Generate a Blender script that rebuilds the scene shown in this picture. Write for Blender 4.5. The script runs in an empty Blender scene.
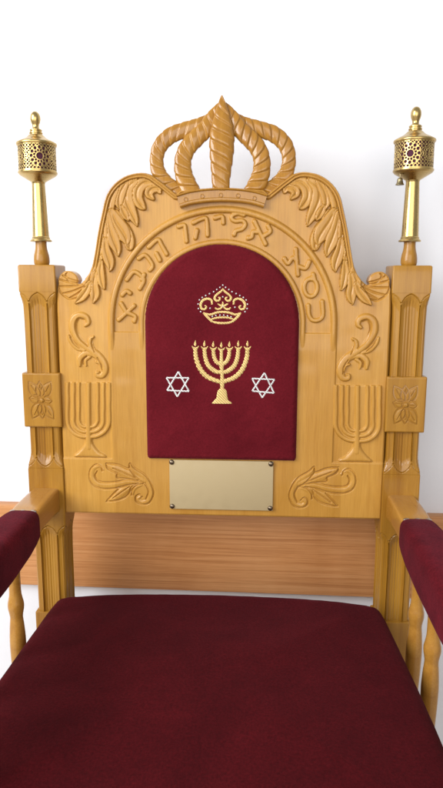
import bpy, math, random
import numpy as np
from mathutils import Matrix, Vector

scene = bpy.context.scene
COL = scene.collection
random.seed(7)
rng = np.random.RandomState(7)
PI = math.pi

# ------------------------------------------------------------------ camera
EYE = 1.12                                   # eye height; heights below are often given relative to it
F_PX, PITCH, YAW, ROLL, CAM_X, CAM_D = 650.0, 0.1784, 0.0518, 0.0028, 0.0581, 1.115
_cy, _sy = math.cos(YAW), math.sin(YAW)
FW = np.array([-_sy*math.cos(PITCH), _cy*math.cos(PITCH), -math.sin(PITCH)])
_r = np.array([_cy, _sy, 0.0]); _u = np.cross(_r, FW)
RT = math.cos(ROLL)*_r + math.sin(ROLL)*_u
UP = -math.sin(ROLL)*_r + math.cos(ROLL)*_u
CAM = np.array([CAM_X, -CAM_D, EYE])
cd = bpy.data.cameras.new('camera'); cam = bpy.data.objects.new('camera', cd); COL.objects.link(cam)
cd.sensor_fit = 'VERTICAL'; cd.sensor_height = 36.0; cd.sensor_width = 36.0
cd.lens = 36.0*F_PX/788.0; cd.clip_start = 0.02; cd.clip_end = 100
cam.matrix_world = Matrix(((RT[0], UP[0], -FW[0], CAM[0]), (RT[1], UP[1], -FW[1], CAM[1]), (RT[2], UP[2], -FW[2], CAM[2]), (0, 0, 0, 1)))
scene.camera = cam

# ------------------------------------------------------------------ light: a pale room and one big window on the left
world = bpy.data.worlds.new('World'); scene.world = world; world.use_nodes = True
nt = world.node_tree; bg = nt.nodes['Background']
tc = nt.nodes.new('ShaderNodeTexCoord'); sep = nt.nodes.new('ShaderNodeSeparateXYZ'); rp = nt.nodes.new('ShaderNodeValToRGB')
mr = nt.nodes.new('ShaderNodeMapRange'); mr.inputs['From Min'].default_value = -1; mr.inputs['From Max'].default_value = 1
nt.links.new(tc.outputs['Generated'], sep.inputs[0]); nt.links.new(sep.outputs['Z'], mr.inputs['Value'])
nt.links.new(mr.outputs[0], rp.inputs[0]); nt.links.new(rp.outputs[0], bg.inputs[0])
rp.color_ramp.elements[0].color = (0.34, 0.27, 0.22, 1); rp.color_ramp.elements[0].position = 0.2
rp.color_ramp.elements[1].color = (0.93, 0.96, 1.0, 1); rp.color_ramp.elements[1].position = 0.7
bg.inputs[1].default_value = 0.52

def area(name, loc, target, sx, sy, power, colour):
    l = bpy.data.lights.new(name, 'AREA'); l.shape = 'RECTANGLE'; l.size = sx; l.size_y = sy; l.energy = power; l.color = colour
    o = bpy.data.objects.new(name, l); COL.objects.link(o); o.location = loc
    o.rotation_euler = (Vector(target)-Vector(loc)).to_track_quat('-Z', 'Y').to_euler()
    return o
area('window_light', (-1.80, -1.55, 2.0), (0, 0, 0.95), 1.4, 1.6, 82, (0.95, 0.98, 1.0))
area('room_light', (0.1, -2.8, 1.5), (0, 0, 0.7), 2.6, 1.8, 48, (1.0, 0.96, 0.92))

scene.view_settings.view_transform = 'Standard'; scene.view_settings.look = 'None'
scene.view_settings.exposure = 0.0; scene.view_settings.gamma = 1.0

# ------------------------------------------------------------------ materials
def nodes_of(name):
    m = bpy.data.materials.new(name); m.use_nodes = True
    t = m.node_tree; return m, t, t.nodes['Principled BSDF']

def tex_noise(t, scale, detail=4, rough=0.6, vec=None, distort=0.0):
    n = t.nodes.new('ShaderNodeTexNoise'); n.inputs['Scale'].default_value = scale
    n.inputs['Detail'].default_value = detail; n.inputs['Roughness'].default_value = rough; n.inputs['Distortion'].default_value = distort
    if vec: t.links.new(vec, n.inputs['Vector'])
    return n

def ramp(t, fac, stops):
    r = t.nodes.new('ShaderNodeValToRGB'); e = r.color_ramp.elements
    while len(e) < len(stops): e.new(0.5)
    for k, (p, c) in enumerate(stops): e[k].position = p; e[k].color = (*c, 1)
    t.links.new(fac, r.inputs[0]); return r

def mapping(t, scale, out='Object'):
    tcx = t.nodes.new('ShaderNodeTexCoord'); mp = t.nodes.new('ShaderNodeMapping'); mp.inputs['Scale'].default_value = scale
    t.links.new(tcx.outputs[out], mp.inputs['Vector']); return mp.outputs[0]

def mixc(t, fac, a, b, mode='MIX'):
    m = t.nodes.new('ShaderNodeMix'); m.data_type = 'RGBA'; m.blend_type = mode
    if isinstance(fac, float): m.inputs[0].default_value = fac
    else: t.links.new(fac, m.inputs[0])
    for s, v in ((6, a), (7, b)):
        if isinstance(v, tuple): m.inputs[s].default_value = (*v, 1)
        else: t.links.new(v, m.inputs[s])
    return m.outputs[2]

def wood(name, light, mid, dark, grain=(60, 60, 2.2), rough=0.32, coat=0.35, streak=0.5, bump=0.12, planks=False):
    m, t, b = nodes_of(name)
    v = mapping(t, grain)
    n1 = tex_noise(t, 1.0, 5, 0.6, v, 0.6)
    c1 = ramp(t, n1.outputs[0], [(0.28, dark), (0.5, mid), (0.72, light)])
    v2 = mapping(t, (7, 7, 1.6)); n2 = tex_noise(t, 1.0, 3, 0.5, v2, 0.8)
    c2 = ramp(t, n2.outputs[0], [(0.3, dark), (0.55, mid), (0.75, light)])
    c = mixc(t, streak, c2.outputs[0], c1.outputs[0])
    v3 = mapping(t, (grain[0]*9, grain[1]*9, grain[2]*9)); n3 = tex_noise(t, 1.0, 3, 0.6, v3)
    c3 = ramp(t, n3.outputs[0], [(0.35, (0.80, 0.76, 0.70)), (0.6, (1, 1, 1))])
    c = mixc(t, 0.55, c, c3.outputs[0], 'MULTIPLY')
    if planks:                                            # glued boards about 8 cm wide, each a little different
        tcx = t.nodes.new('ShaderNodeTexCoord'); sx = t.nodes.new('ShaderNodeSeparateXYZ'); t.links.new(tcx.outputs['Object'], sx.inputs[0])
        m1 = t.nodes.new('ShaderNodeMath'); m1.operation = 'MULTIPLY_ADD'; m1.inputs[1].default_value = 12.3; m1.inputs[2].default_value = 40.37; t.links.new(sx.outputs['X'], m1.inputs[0])
        m2 = t.nodes.new('ShaderNodeMath'); m2.operation = 'FLOOR'; t.links.new(m1.outputs[0], m2.inputs[0])
        wn = t.nodes.new('ShaderNodeTexWhiteNoise'); wn.noise_dimensions = '1D'; t.links.new(m2.outputs[0], wn.inputs['W'])
        c4 = ramp(t, wn.outputs['Value'], [(0.0, (0.84, 0.80, 0.74)), (1.0, (1.0, 1.0, 1.0))])
        c = mixc(t, 0.9, c, c4.outputs[0], 'MULTIPLY')
    t.links.new(c, b.inputs['Base Color'])
    rr = ramp(t, n2.outputs[0], [(0.3, (rough*0.8,)*3), (0.7, (rough*1.25,)*3)]); t.links.new(rr.outputs[0], b.inputs['Roughness'])
    b.inputs['Coat Weight'].default_value = coat; b.inputs['Coat Roughness'].default_value = 0.11; b.inputs['Specular IOR Level'].default_value = 0.3
    v4 = mapping(t, (1, 1, 1)); n4 = tex_noise(t, 240, 3, 0.6, v4)
    ad = t.nodes.new('ShaderNodeMath'); ad.operation = 'ADD'; t.links.new(n3.outputs[0], ad.inputs[0]); t.links.new(n4.outputs[0], ad.inputs[1])
    bp = t.nodes.new('ShaderNodeBump'); bp.inputs['Strength'].default_value = bump; bp.inputs['Distance'].default_value = 0.001
    t.links.new(ad.outputs[0], bp.inputs['Height']); t.links.new(bp.outputs[0], b.inputs['Normal'])
    return m

WOOD = wood('varnished_maple', (0.57, 0.310, 0.066), (0.515, 0.265, 0.050), (0.42, 0.195, 0.030), rough=0.33, coat=0.25, planks=True)
WOOD_POST = wood('varnished_post_wood', (0.445, 0.228, 0.031), (0.37, 0.176, 0.020), (0.25, 0.104, 0.010), grain=(75, 75, 2.6), rough=0.34, coat=0.25)
WOOD_CROWN = wood('varnished_crown_wood', (0.43, 0.212, 0.029), (0.36, 0.164, 0.019), (0.26, 0.105, 0.011), grain=(50, 50, 3), rough=0.24, coat=0.5)
WOOD_ARM = wood('varnished_arm_wood', (0.51, 0.262, 0.052), (0.44, 0.210, 0.036), (0.34, 0.145, 0.021), grain=(60, 3, 60), coat=0.5)
WOOD_RAIL = wood('laminate_rail_wood', (0.68, 0.35, 0.15), (0.57, 0.262, 0.098), (0.37, 0.138, 0.042), grain=(3.6, 40, 190), rough=0.4, coat=0.1, streak=0.75)

def velvet(name, base, light, sheen=0.5, tint=(0.8, 0.25, 0.35), patch=9, fleck=0.5):
    m, t, b = nodes_of(name)
    v = mapping(t, (1, 1, 1))
    n1 = tex_noise(t, patch, 4, 0.6, v, 0.4); n2 = tex_noise(t, 300, 4, 0.75, v); n3 = tex_noise(t, 1500, 2, 0.7, v)
    c1 = ramp(t, n1.outputs[0], [(0.3, base), (0.72, light)])
    c2 = ramp(t, n2.outputs[0], [(0.3, (1-fleck,)*3), (0.7, (1+0.4*fleck,)*3)])
    c = mixc(t, 0.8, c1.outputs[0], c2.outputs[0], 'MULTIPLY')
    t.links.new(c, b.inputs['Base Color']); b.inputs['Roughness'].default_value = 0.9; b.inputs['Specular IOR Level'].default_value = 0.06
    b.inputs['Sheen Weight'].default_value = sheen; b.inputs['Sheen Roughness'].default_value = 0.42; b.inputs['Sheen Tint'].default_value = (*tint, 1)
    ad = t.nodes.new('ShaderNodeMath'); ad.operation = 'ADD'; t.links.new(n2.outputs[0], ad.inputs[0]); t.links.new(n3.outputs[0], ad.inputs[1])
    bp = t.nodes.new('ShaderNodeBump'); bp.inputs['Strength'].default_value = 0.5; bp.inputs['Distance'].default_value = 0.0012
    t.links.new(ad.outputs[0], bp.inputs['Height']); t.links.new(bp.outputs[0], b.inputs['Normal'])
    return m
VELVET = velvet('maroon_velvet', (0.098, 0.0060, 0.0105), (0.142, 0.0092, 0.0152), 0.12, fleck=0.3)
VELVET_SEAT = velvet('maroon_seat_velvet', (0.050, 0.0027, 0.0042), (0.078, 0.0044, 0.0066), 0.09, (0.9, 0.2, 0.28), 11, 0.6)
VELVET_ARM = velvet('maroon_arm_velvet', (0.074, 0.0036, 0.0066), (0.135, 0.0072, 0.0128), 0.10, (0.8, 0.25, 0.38), 22, 0.62)

def metal(name, col, rough, bumpscale=0, bump=0.0, brush=None, vary=0.14):
    m, t, b = nodes_of(name)
    v = mapping(t, brush or (1, 1, 1)); n = tex_noise(t, 60 if not brush else 1.0, 4, 0.6, v)
    c = ramp(t, n.outputs[0], [(0.3, tuple(x*(1-vary) for x in col)), (0.7, col)])
    t.links.new(c.outputs[0], b.inputs['Base Color']); b.inputs['Metallic'].default_value = 1.0
    r = ramp(t, n.outputs[0], [(0.3, (rough*0.8,)*3), (0.7, (rough*1.3,)*3)]); t.links.new(r.outputs[0], b.inputs['Roughness'])
    if bump:
        bp = t.nodes.new('ShaderNodeBump'); bp.inputs['Strength'].default_value = bump; bp.inputs['Distance'].default_value = 0.0006
        n2 = tex_noise(t, bumpscale, 3, 0.6, mapping(t, (1, 1, 1))); t.links.new(n2.outputs[0], bp.inputs['Height']); t.links.new(bp.outputs[0], b.inputs['Normal'])
    return m
BRASS = metal('polished_brass', (0.57, 0.40, 0.155), 0.27, 90, 0.12)
BRASS_PLATE = metal('satin_brass_plate', (0.425, 0.325, 0.175), 0.6, 900, 0.05, vary=0.03)
BRASS_PLATE.node_tree.nodes['Principled BSDF'].inputs['Metallic'].default_value = 0.12
DARK_METAL = metal('dark_bronze', (0.22, 0.17, 0.12), 0.35)
STEEL = metal('dull_steel', (0.50, 0.44, 0.36), 0.4)
BELL = metal('tarnished_brass', (0.30, 0.24, 0.13), 0.35, 200, 0.2)

def plain(name, col, rough=0.8, scale=40, vary=0.08, bump=0.0, bscale=300, sheen=0.0):
    m, t, b = nodes_of(name)
    n = tex_noise(t, scale, 4, 0.6, mapping(t, (1, 1, 1)))
    c = ramp(t, n.outputs[0], [(0.3, tuple(x*(1-vary) for x in col)), (0.7, col)]); t.links.new(c.outputs[0], b.inputs['Base Color'])
    b.inputs['Roughness'].default_value = rough; b.inputs['Sheen Weight'].default_value = sheen
    if bump:
        n2 = tex_noise(t, bscale, 4, 0.65, mapping(t, (1, 1, 1)))
        bp = t.nodes.new('ShaderNodeBump'); bp.inputs['Strength'].default_value = bump; bp.inputs['Distance'].default_value = 0.001
        t.links.new(n2.outputs[0], bp.inputs['Height']); t.links.new(bp.outputs[0], b.inputs['Normal'])
    return m
WALL = plain('white_wall_paint', (0.775, 0.78, 0.815), 0.75, 3, 0.02, 0.25, 140)
FLOOR = plain('pale_floor_tile', (0.46, 0.42, 0.38), 0.5, 8, 0.1, 0.05)
LINING = plain('purple_lining_cloth', (0.075, 0.008, 0.03), 0.8, 200, 0.3)

def thread(name, col, rough, metallic):
    m, t, b = nodes_of(name)
    v = mapping(t, (1, 1, 1))
    w = t.nodes.new('ShaderNodeTexWave'); w.inputs['Scale'].default_value = 130; w.inputs['Distortion'].default_value = 1.5; w.bands_direction = 'DIAGONAL'
    t.links.new(v, w.inputs['Vector'])
    c = ramp(t, w.outputs['Fac'], [(0.2, tuple(x*0.6 for x in col)), (0.8, col)]); t.links.new(c.outputs[0], b.inputs['Base Color'])
    b.inputs['Roughness'].default_value = rough; b.inputs['Metallic'].default_value = metallic
    bp = t.nodes.new('ShaderNodeBump'); bp.inputs['Strength'].default_value = 0.6; bp.inputs['Distance'].default_value = 0.0006
    t.links.new(w.outputs['Fac'], bp.inputs['Height']); t.links.new(bp.outputs[0], b.inputs['Normal'])
    return m
GOLD_THREAD = thread('gold_thread', (0.76, 0.54, 0.20), 0.42, 0.35)
SILVER_THREAD = thread('silver_thread', (0.74, 0.74, 0.72), 0.45, 0.2)

# ------------------------------------------------------------------ mesh helpers
def link(name, me, mat, parent=None):
    if mat: me.materials.append(mat)
    o = bpy.data.objects.new(name, me); COL.objects.link(o)
    if parent: o.parent = parent
    return o

def raw_mesh(name, V, quads, tris=None, ngons=None):
    me = bpy.data.meshes.new(name)
    V = np.asarray(V, dtype=np.float32).reshape(-1, 3)
    loops, starts, n = [], [], 0
    for arr, k in ((quads, 4), (tris, 3)):
        if arr is None or len(arr) == 0: continue
        a = np.asarray(arr, dtype=np.int32).reshape(-1, k)
        loops.append(a.ravel()); starts.append(n + np.arange(len(a), dtype=np.int32)*k); n += a.size
    for g in (ngons or []):
        loops.append(np.asarray(g, dtype=np.int32)); starts.append(np.array([n], dtype=np.int32)); n += len(g)
    L = np.concatenate(loops); S = np.concatenate(starts)
    me.vertices.add(len(V)); me.vertices.foreach_set('co', V.ravel())
    me.loops.add(len(L)); me.loops.foreach_set('vertex_index', L)
    me.polygons.add(len(S)); me.polygons.foreach_set('loop_start', S)
    me.update(calc_edges=True); me.validate()
    me.polygons.foreach_set('use_smooth', np.ones(len(me.polygons), dtype=bool)); me.update()
    return me

def grid_quads(n, m, wrap_m=False, off=0):
    i = np.arange(n-1)[:, None]; j = np.arange(m if wrap_m else m-1)[None, :]
    j2 = (j+1) % m
    q = np.stack(np.broadcast_arrays(i*m+j, i*m+j2, (i+1)*m+j2, (i+1)*m+j), -1).reshape(-1, 4)
    return q + off

def loft_mesh(name, rings, cap=True, sharp=40, flip=False):
    """closed rings (n, m, 3) joined into a tube"""
    R = np.asarray(rings, float); n, m, _ = R.shape
    q = grid_quads(n, m, True); ng = []
    if flip: q = q[:, ::-1]
    if cap:
        a = list(range(m))[::-1]; b = list(range((n-1)*m, n*m))
        ng = [a, b] if not flip else [a[::-1], b[::-1]]
    me = raw_mesh(name, R.reshape(-1, 3), q, ngons=ng)
    if sharp: me.set_sharp_from_angle(angle=math.radians(sharp))
    return me

def lathe_mesh(name, prof, seg=48, axis_xy=(0, 0), sharp=35):
    """prof: list of (r, z) from bottom to top"""
    a = np.linspace(0, 2*PI, seg, endpoint=False)
    rings = [np.stack([axis_xy[0]+r*np.cos(a), axis_xy[1]+r*np.sin(a), np.full(seg, z)], -1) for r, z in prof]
    return loft_mesh(name, rings, True, sharp)

def smooth_prof(pts, n=40):
    return catmull(np.array(pts, float), n)

def box_mesh(name, x0, x1, y0, y1, z0, z1, bev=0.002):
    import bmesh
    bm = bmesh.new(); bmesh.ops.create_cube(bm, size=1.0)
    for v in bm.verts: v.co = Vector(((x0+x1)/2+v.co.x*(x1-x0), (y0+y1)/2+v.co.y*(y1-y0), (z0+z1)/2+v.co.z*(z1-z0)))
    if bev: bmesh.ops.bevel(bm, geom=list(bm.edges), offset=bev, segments=3, affect='EDGES', profile=0.5)
    me = bpy.data.meshes.new(name); bm.to_mesh(me); bm.free()
    for p in me.polygons: p.use_smooth = True
    me.set_sharp_from_angle(angle=math.radians(30))
    return me

def catmull(P, n):
    """resample a polyline of any dimension with a centripetal-ish Catmull-Rom, n samples"""
    P = np.asarray(P, float)
    if len(P) == 2: return P[0]+(P[1]-P[0])*np.linspace(0, 1, n)[:, None]
    E = np.vstack([2*P[0]-P[1], P, 2*P[-1]-P[-2]])
    t = np.linspace(0, len(P)-1-1e-9, n); k = t.astype(int); f = (t-k)[:, None]
    a, b, c, d = E[k], E[k+1], E[k+2], E[k+3]
    return 0.5*((2*b)+(c-a)*f+(2*a-5*b+4*c-d)*f**2+(3*b-3*c+d-a)*f**3)

def poly_sdf(X, Y, pts):
    """signed distance (negative inside) of every grid point to a closed polygon"""
    pts = np.asarray(pts, float); d2 = np.full(X.shape, 1e9); inside = np.zeros(X.shape, bool)
    n = len(pts)
    for i in range(n):
        a = pts[i]; b = pts[(i+1) % n]; e = b-a; L = e@e
        if L < 1e-16: continue
        wx, wy = X-a[0], Y-a[1]
        t = np.clip((wx*e[0]+wy*e[1])/L, 0, 1)
        d2 = np.minimum(d2, (wx-t*e[0])**2+(wy-t*e[1])**2)
        if a[1] != b[1]:
            c = ((a[1] <= Y) != (b[1] <= Y)) & (X < (b[0]-a[0])*(Y-a[1])/(b[1]-a[1])+a[0])
            inside ^= c
    d = np.sqrt(d2); return np.where(inside, -d, d)

def ss(x, a, b):
    t = np.clip((x-a)/(b-a), 0, 1); return t*t*(3-2*t)

class Relief:
    """a carved sheet: heights on a fine grid, each carved motif a label of its own, emitted as one mesh per label"""
    def __init__(s, x0, x1, z0, z1, step):
        s.step = step
        s.xs = np.arange(x0, x1+step, step); s.zs = np.arange(z0, z1+step, step)
        s.X, s.Z = np.meshgrid(s.xs, s.zs, indexing='ij')
        s.H = np.zeros_like(s.X); s.L = np.zeros(s.X.shape, int); s.G = np.zeros_like(s.X)
    def win(s, P, pad):
        i0 = max(0, np.searchsorted(s.xs, P[:, 0].min()-pad)-1); i1 = min(len(s.xs), np.searchsorted(s.xs, P[:, 0].max()+pad)+1)
        j0 = max(0, np.searchsorted(s.zs, P[:, 1].min()-pad)-1); j1 = min(len(s.zs), np.searchsorted(s.zs, P[:, 1].max()+pad)+1)
        return slice(i0, i1), slice(j0, j1)
    def dist(s, P, sl):
        X, Z = s.X[sl], s.Z[sl]; q = np.full(X.shape, 1e9); S = np.zeros(X.shape); side = np.zeros(X.shape)
        n = len(P)-1
        for i in range(n):
            a, b = P[i], P[i+1]; e = b[:2]-a[:2]; L = max(e@e, 1e-16)
            wx, wz = X-a[0], Z-a[1]
            t = np.clip((wx*e[0]+wz*e[1])/L, 0, 1)
            d = np.hypot(wx-t*e[0], wz-t*e[1])/np.maximum(a[2]+(b[2]-a[2])*t, 1e-5)
            m = d < q
            q = np.where(m, d, q); S = np.where(m, (i+t)/n, S); side = np.where(m, np.sign(wx*e[1]-wz*e[0]), side)
        return q, S, side
    def ridge(s, P, h, base=0.0, label=0, mode='max', power=2.5, foot=0.0, groove=0.0, n=None, under=0.0, chisel=False, zclip=9.0):
        P = np.asarray(P, float)
        if n is None: n = 8*(len(P)-1)+1
        if len(P) > 2: P = catmull(P, n); P[:, 2] = np.maximum(P[:, 2], 0.0004)
        sl = s.win(P, P[:, 2].max()+2*s.step); q, S, side = s.dist(P, sl)
        prof = (1-np.clip(q, 0, 1)**power)**0.65
        if groove: prof = prof-groove*np.exp(-(q/0.2)**2)*ss(S, 0.0, 0.15)*(1-ss(S, 0.75, 0.98))
        if chisel:
            qc = np.clip(q, 0, 1); prof = np.sqrt(1-qc**7)*(0.66+0.30*qc**2+0.16*side*qc)-groove*np.exp(-(q/0.16)**2)*ss(S, 0.0, 0.15)*(1-ss(S, 0.8, 0.98))
            prof = prof*(0.72+0.36*S)
        new = base+h*(foot+(1-foot)*prof); m = (q < 1) & (s.Z[sl] < zclip)
        H = s.H[sl]
        if mode == 'max': m = m & (new > H)
        if under:
            rim_ = np.clip((q-1)*P[:, 2].mean()/0.0016, 0, 1); H = H-under*(q >= 1)*(1-rim_)**2
        s.H[sl] = np.where(m, new, H)
        s.L[sl] = np.where((q < 1) & (s.Z[sl] < zclip), label, s.L[sl]) if label else s.L[sl]
    def groove(s, P, depth, n=None):
        P = np.asarray(P, float)
        if n is None: n = 8*(len(P)-1)+1
        if len(P) > 2: P = catmull(P, n); P[:, 2] = np.maximum(P[:, 2], 0.0003)
        sl = s.win(P, P[:, 2].max()+2*s.step); q, S, side = s.dist(P, sl)
        s.G[sl] = np.maximum(s.G[sl], depth*np.clip(1-q*q, 0, 1))
    def emit(s, sdf, to3d, back, names, mats, parent=None, side_h=None):
        """sdf: outline, to3d(a,b,h) -> xyz, back: h of the rear; names: label -> mesh name"""
        H = s.H-s.G; nx, nz = s.X.shape
        inside = 0.25*(sdf[:-1, :-1]+sdf[1:, :-1]+sdf[:-1, 1:]+sdf[1:, 1:]) < 0
        gx, gz = np.gradient(sdf, s.step); gl = np.maximum(np.hypot(gx, gz), 1e-6); gx, gz = gx/gl, gz/gl
        cnt = np.zeros((nx, nz), int)
        for di in (0, 1):
            for dj in (0, 1): cnt[di:nx-1+di, dj:nz-1+dj] += inside
        bnd = (cnt > 0) & (cnt < 4)
        A = np.where(bnd, s.X-sdf*gx, s.X); B = np.where(bnd, s.Z-sdf*gz, s.Z)
        P = to3d(A, B, H)
        hx, hz = np.gradient(H, s.step)
        T1 = to3d(np.ones_like(H), np.zeros_like(H), hx)-to3d(np.zeros_like(H), np.zeros_like(H), np.zeros_like(H))
        T2 = to3d(np.zeros_like(H), np.ones_like(H), hz)-to3d(np.zeros_like(H), np.zeros_like(H), np.zeros_like(H))
        N = np.cross(T1, T2); N /= np.linalg.norm(N, axis=-1, keepdims=True)
        idx = np.arange(nx*nz).reshape(nx, nz)
        Q = np.stack([idx[:-1, :-1], idx[1:, :-1], idx[1:, 1:], idx[:-1, 1:]], -1)
        Lc = np.maximum(np.maximum(s.L[:-1, :-1], s.L[1:, 1:]), np.maximum(s.L[1:, :-1], s.L[:-1, 1:]))
        out = {}
        base_obj = None
        for lab in sorted(names):
            q = Q[inside & (Lc == lab)]
            if len(q) == 0: continue
            used, inv = np.unique(q.ravel(), return_inverse=True); q2 = inv.reshape(-1, 4)
            V = P.reshape(-1, 3)[used]; NN = N.reshape(-1, 3)[used]
            ng = []
            if lab == 0:
                qa = Q[inside]; E = np.concatenate([qa[:, [0, 1]], qa[:, [1, 2]], qa[:, [2, 3]], qa[:, [3, 0]]])
                key = E[:, 0].astype(np.int64)*nx*nz+E[:, 1]; rev = E[:, 1].astype(np.int64)*nx*nz+E[:, 0]
                bE = E[~np.isin(key, rev)]
                nxt = dict(zip(bE[:, 0].tolist(), bE[:, 1].tolist()))
                loops = []; seen = set()
                for st in nxt:
                    if st in seen: continue
                    lp = [st]; seen.add(st); c = nxt[st]
                    while c != st and c in nxt and c not in seen: lp.append(c); seen.add(c); c = nxt[c]
                    if len(lp) > 8: loops.append(lp)
                off = len(V); addV, addN, sq = [], [], []
                for lp in loops:
                    lp = np.array(lp); a = A.ravel()[lp]; b = B.ravel()[lp]; m = len(lp)
                    top = P.reshape(-1, 3)[lp]; bot = to3d(a, b, np.full(m, back))
                    sgx, sgz = gx.ravel()[lp], gz.ravel()[lp]; z0 = np.zeros(m)
                    sn = to3d(sgx, sgz, z0)-to3d(z0, z0, z0)
                    addV += [top, bot]; addN += [sn, sn]
                    i = np.arange(m); j = (i+1) % m
                    sq.append(np.stack([off+j, off+i, off+m+i, off+m+j], -1)); off += 2*m
                    addV.append(bot); addN.append(np.tile(to3d(np.zeros(1), np.zeros(1), np.full(1, -1.0))-to3d(np.zeros(1), np.zeros(1), np.zeros(1)), (m, 1)))
                    ng.append((off+np.arange(m))[::-1]); off += m
                V = np.vstack([V]+addV); NN = np.vstack([NN]+addN); q2 = np.vstack([q2]+sq)
            me = raw_mesh(names[lab], V, q2, ngons=ng)
            if len(me.vertices) == len(NN):
                NN = NN/np.maximum(np.linalg.norm(NN, axis=1, keepdims=True), 1e-9)
                me.normals_split_custom_set_from_vertices(NN.astype(np.float32))
            o = link(names[lab], me, mats.get(lab, mats[0]), parent if lab == 0 else (base_obj or parent))
            if lab == 0: base_obj = o
            out[lab] = o
        return out

def at(px, py, y=0.0):
    """a measured point of the photograph, as a point of the upright plane at depth y (x, z relative to eye height)"""
    d = FW*F_PX+RT*(px-221.5)-UP*(py-394.0)
    t = (y+CAM_D)/d[1]; return CAM_X+d[0]*t, d[2]*t

def mirror(P):
    P = np.array(P, float); P[:, 0] *= -1; return P

def empty(name, loc):
    o = bpy.data.objects.new(name, None); COL.objects.link(o); o.location = loc; o.empty_display_size = 0.1; return o

def tag(o, label, cat, group=None):
    o['label'] = label; o['category'] = cat
    if group: o['group'] = group

# ------------------------------------------------------------------ setting
WALL_Y = 0.172
def struct(name, me, mat):
    o = link(name, me, mat); o['kind'] = 'structure'; return o
struct('floor', box_mesh('floor', -3, 3, -3.2, WALL_Y+0.1, -0.1, 0.0, 0), FLOOR)
wl = struct('wall', box_mesh('wall', -3, 3, WALL_Y, WALL_Y+0.12, -0.1, 2.9, 0), WALL)
o = link('wall_rail', box_mesh('wall_rail', -2.4, 2.4, 0.150, WALL_Y+0.002, EYE-0.650, EYE-0.4716, 0.002), WOOD_RAIL)
wl.rotation_euler.z = o.rotation_euler.z = math.radians(-1.0)
tag(o, 'wide horizontal wood grain board fixed along the white wall behind the throne', 'wall rail')

# ------------------------------------------------------------------ the throne
chair = empty('ceremonial_chair', (0, 0, 0))
tag(chair, 'carved golden wood throne with openwork crown, maroon velvet seat and Hebrew lettering', 'chair')

# --- back panel -------------------------------------------------------------
PY = 0.006                                          # depth of the carved field
def panel3(a, b, h): return np.stack([a, PY-h, b+EYE], -1)
R = Relief(-0.2885, 0.2885, -0.4275, 0.180, 0.00085)

half = [at(56.8, 283), at(58, 276.5), at(63.5, 271.3), at(70, 271.5), at(75, 275), at(77.2, 280), at(76.2, 283.3), at(79.5, 283.6), at(86.3, 277), at(90.8, 268), at(94.4, 249),
        at(96.9, 233), at(100.8, 213.8), at(105.4, 195.7), at(113.5, 183.6), at(124.3, 175.8), at(135.2, 172.6), at(144.2, 172.3), at(151.5, 174.5)]
half = catmull(np.array(half), 110)
lower = [(-0.2865, -0.4265), (-0.2865, -0.06)]
ear = [(-0.2855, -0.03)]
tops = [at(163, 183), at(176, 193.6), at(180, 190), at(200, 188), ]
left = np.array(lower+ear+[tuple(p) for p in half]+tops)
right = mirror(left)[::-1]
OUT = np.vstack([left, right])
sdf = poly_sdf(R.X, R.Z, OUT)

X, Z = R.X, R.Z
AC = -0.0815                                         # springing of the arch
rad = np.hypot(X, np.maximum(Z-AC, 0))               # distance from the arch axis, straight below the springing
# raised centre, arch and bottom strip stand 2.2 mm over the carved side fields
lev = np.maximum(1-ss(rad, 0.1962, 0.1978), 1-ss(Z, -0.3236, -0.3220))
lev = np.maximum(lev, 0)
R.H = 0.0022*lev
# faint hand-carved unevenness of the surface
def soft_noise(shape, cells, amp):
    g = rng.randn(cells[0]+3, cells[1]+3)
    u = np.linspace(0, cells[0], shape[0]); v = np.linspace(0, cells[1], shape[1])
    i = u.astype(int); j = v.astype(int); fu = (u-i); fv = (v-j); fu = fu*fu*(3-2*fu); fv = fv*fv*(3-2*fv)
    a = g[i][:, j]*(1-fu)[:, None]+g[i+1][:, j]*fu[:, None]; b = g[i][:, j+1]*(1-fu)[:, None]+g[i+1][:, j+1]*fu[:, None]
    return amp*(a*(1-fv)[None]+b*fv[None])
R.H += soft_noise(X.shape, (26, 26), 0.00022)*(1-ss(rad, 0.0, 0.001)*0)
# letter channel sunk between the two arch ridges
ch = (ss(rad, 0.1418, 0.1434))*(1-ss(rad, 0.1862, 0.1878))*ss(Z, -0.0956, -0.094)
R.H -= 0.0026*ch
def ring_ridge(r0, w, h, zmin):
    global X, Z
    q = np.abs(rad-r0)/w
    p = h*np.sqrt(np.clip(1-q**2.4, 0, 1))*ss(Z, zmin-0.05, zmin)
    R.H = np.where(p > 0, np.maximum(R.H, 0.0012+p), R.H)
ring_ridge(0.1915, 0.0048, 0.0040, -0.094)
ring_ridge(0.1390, 0.0042, 0.0030, -0.094)
dd = -sdf
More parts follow.
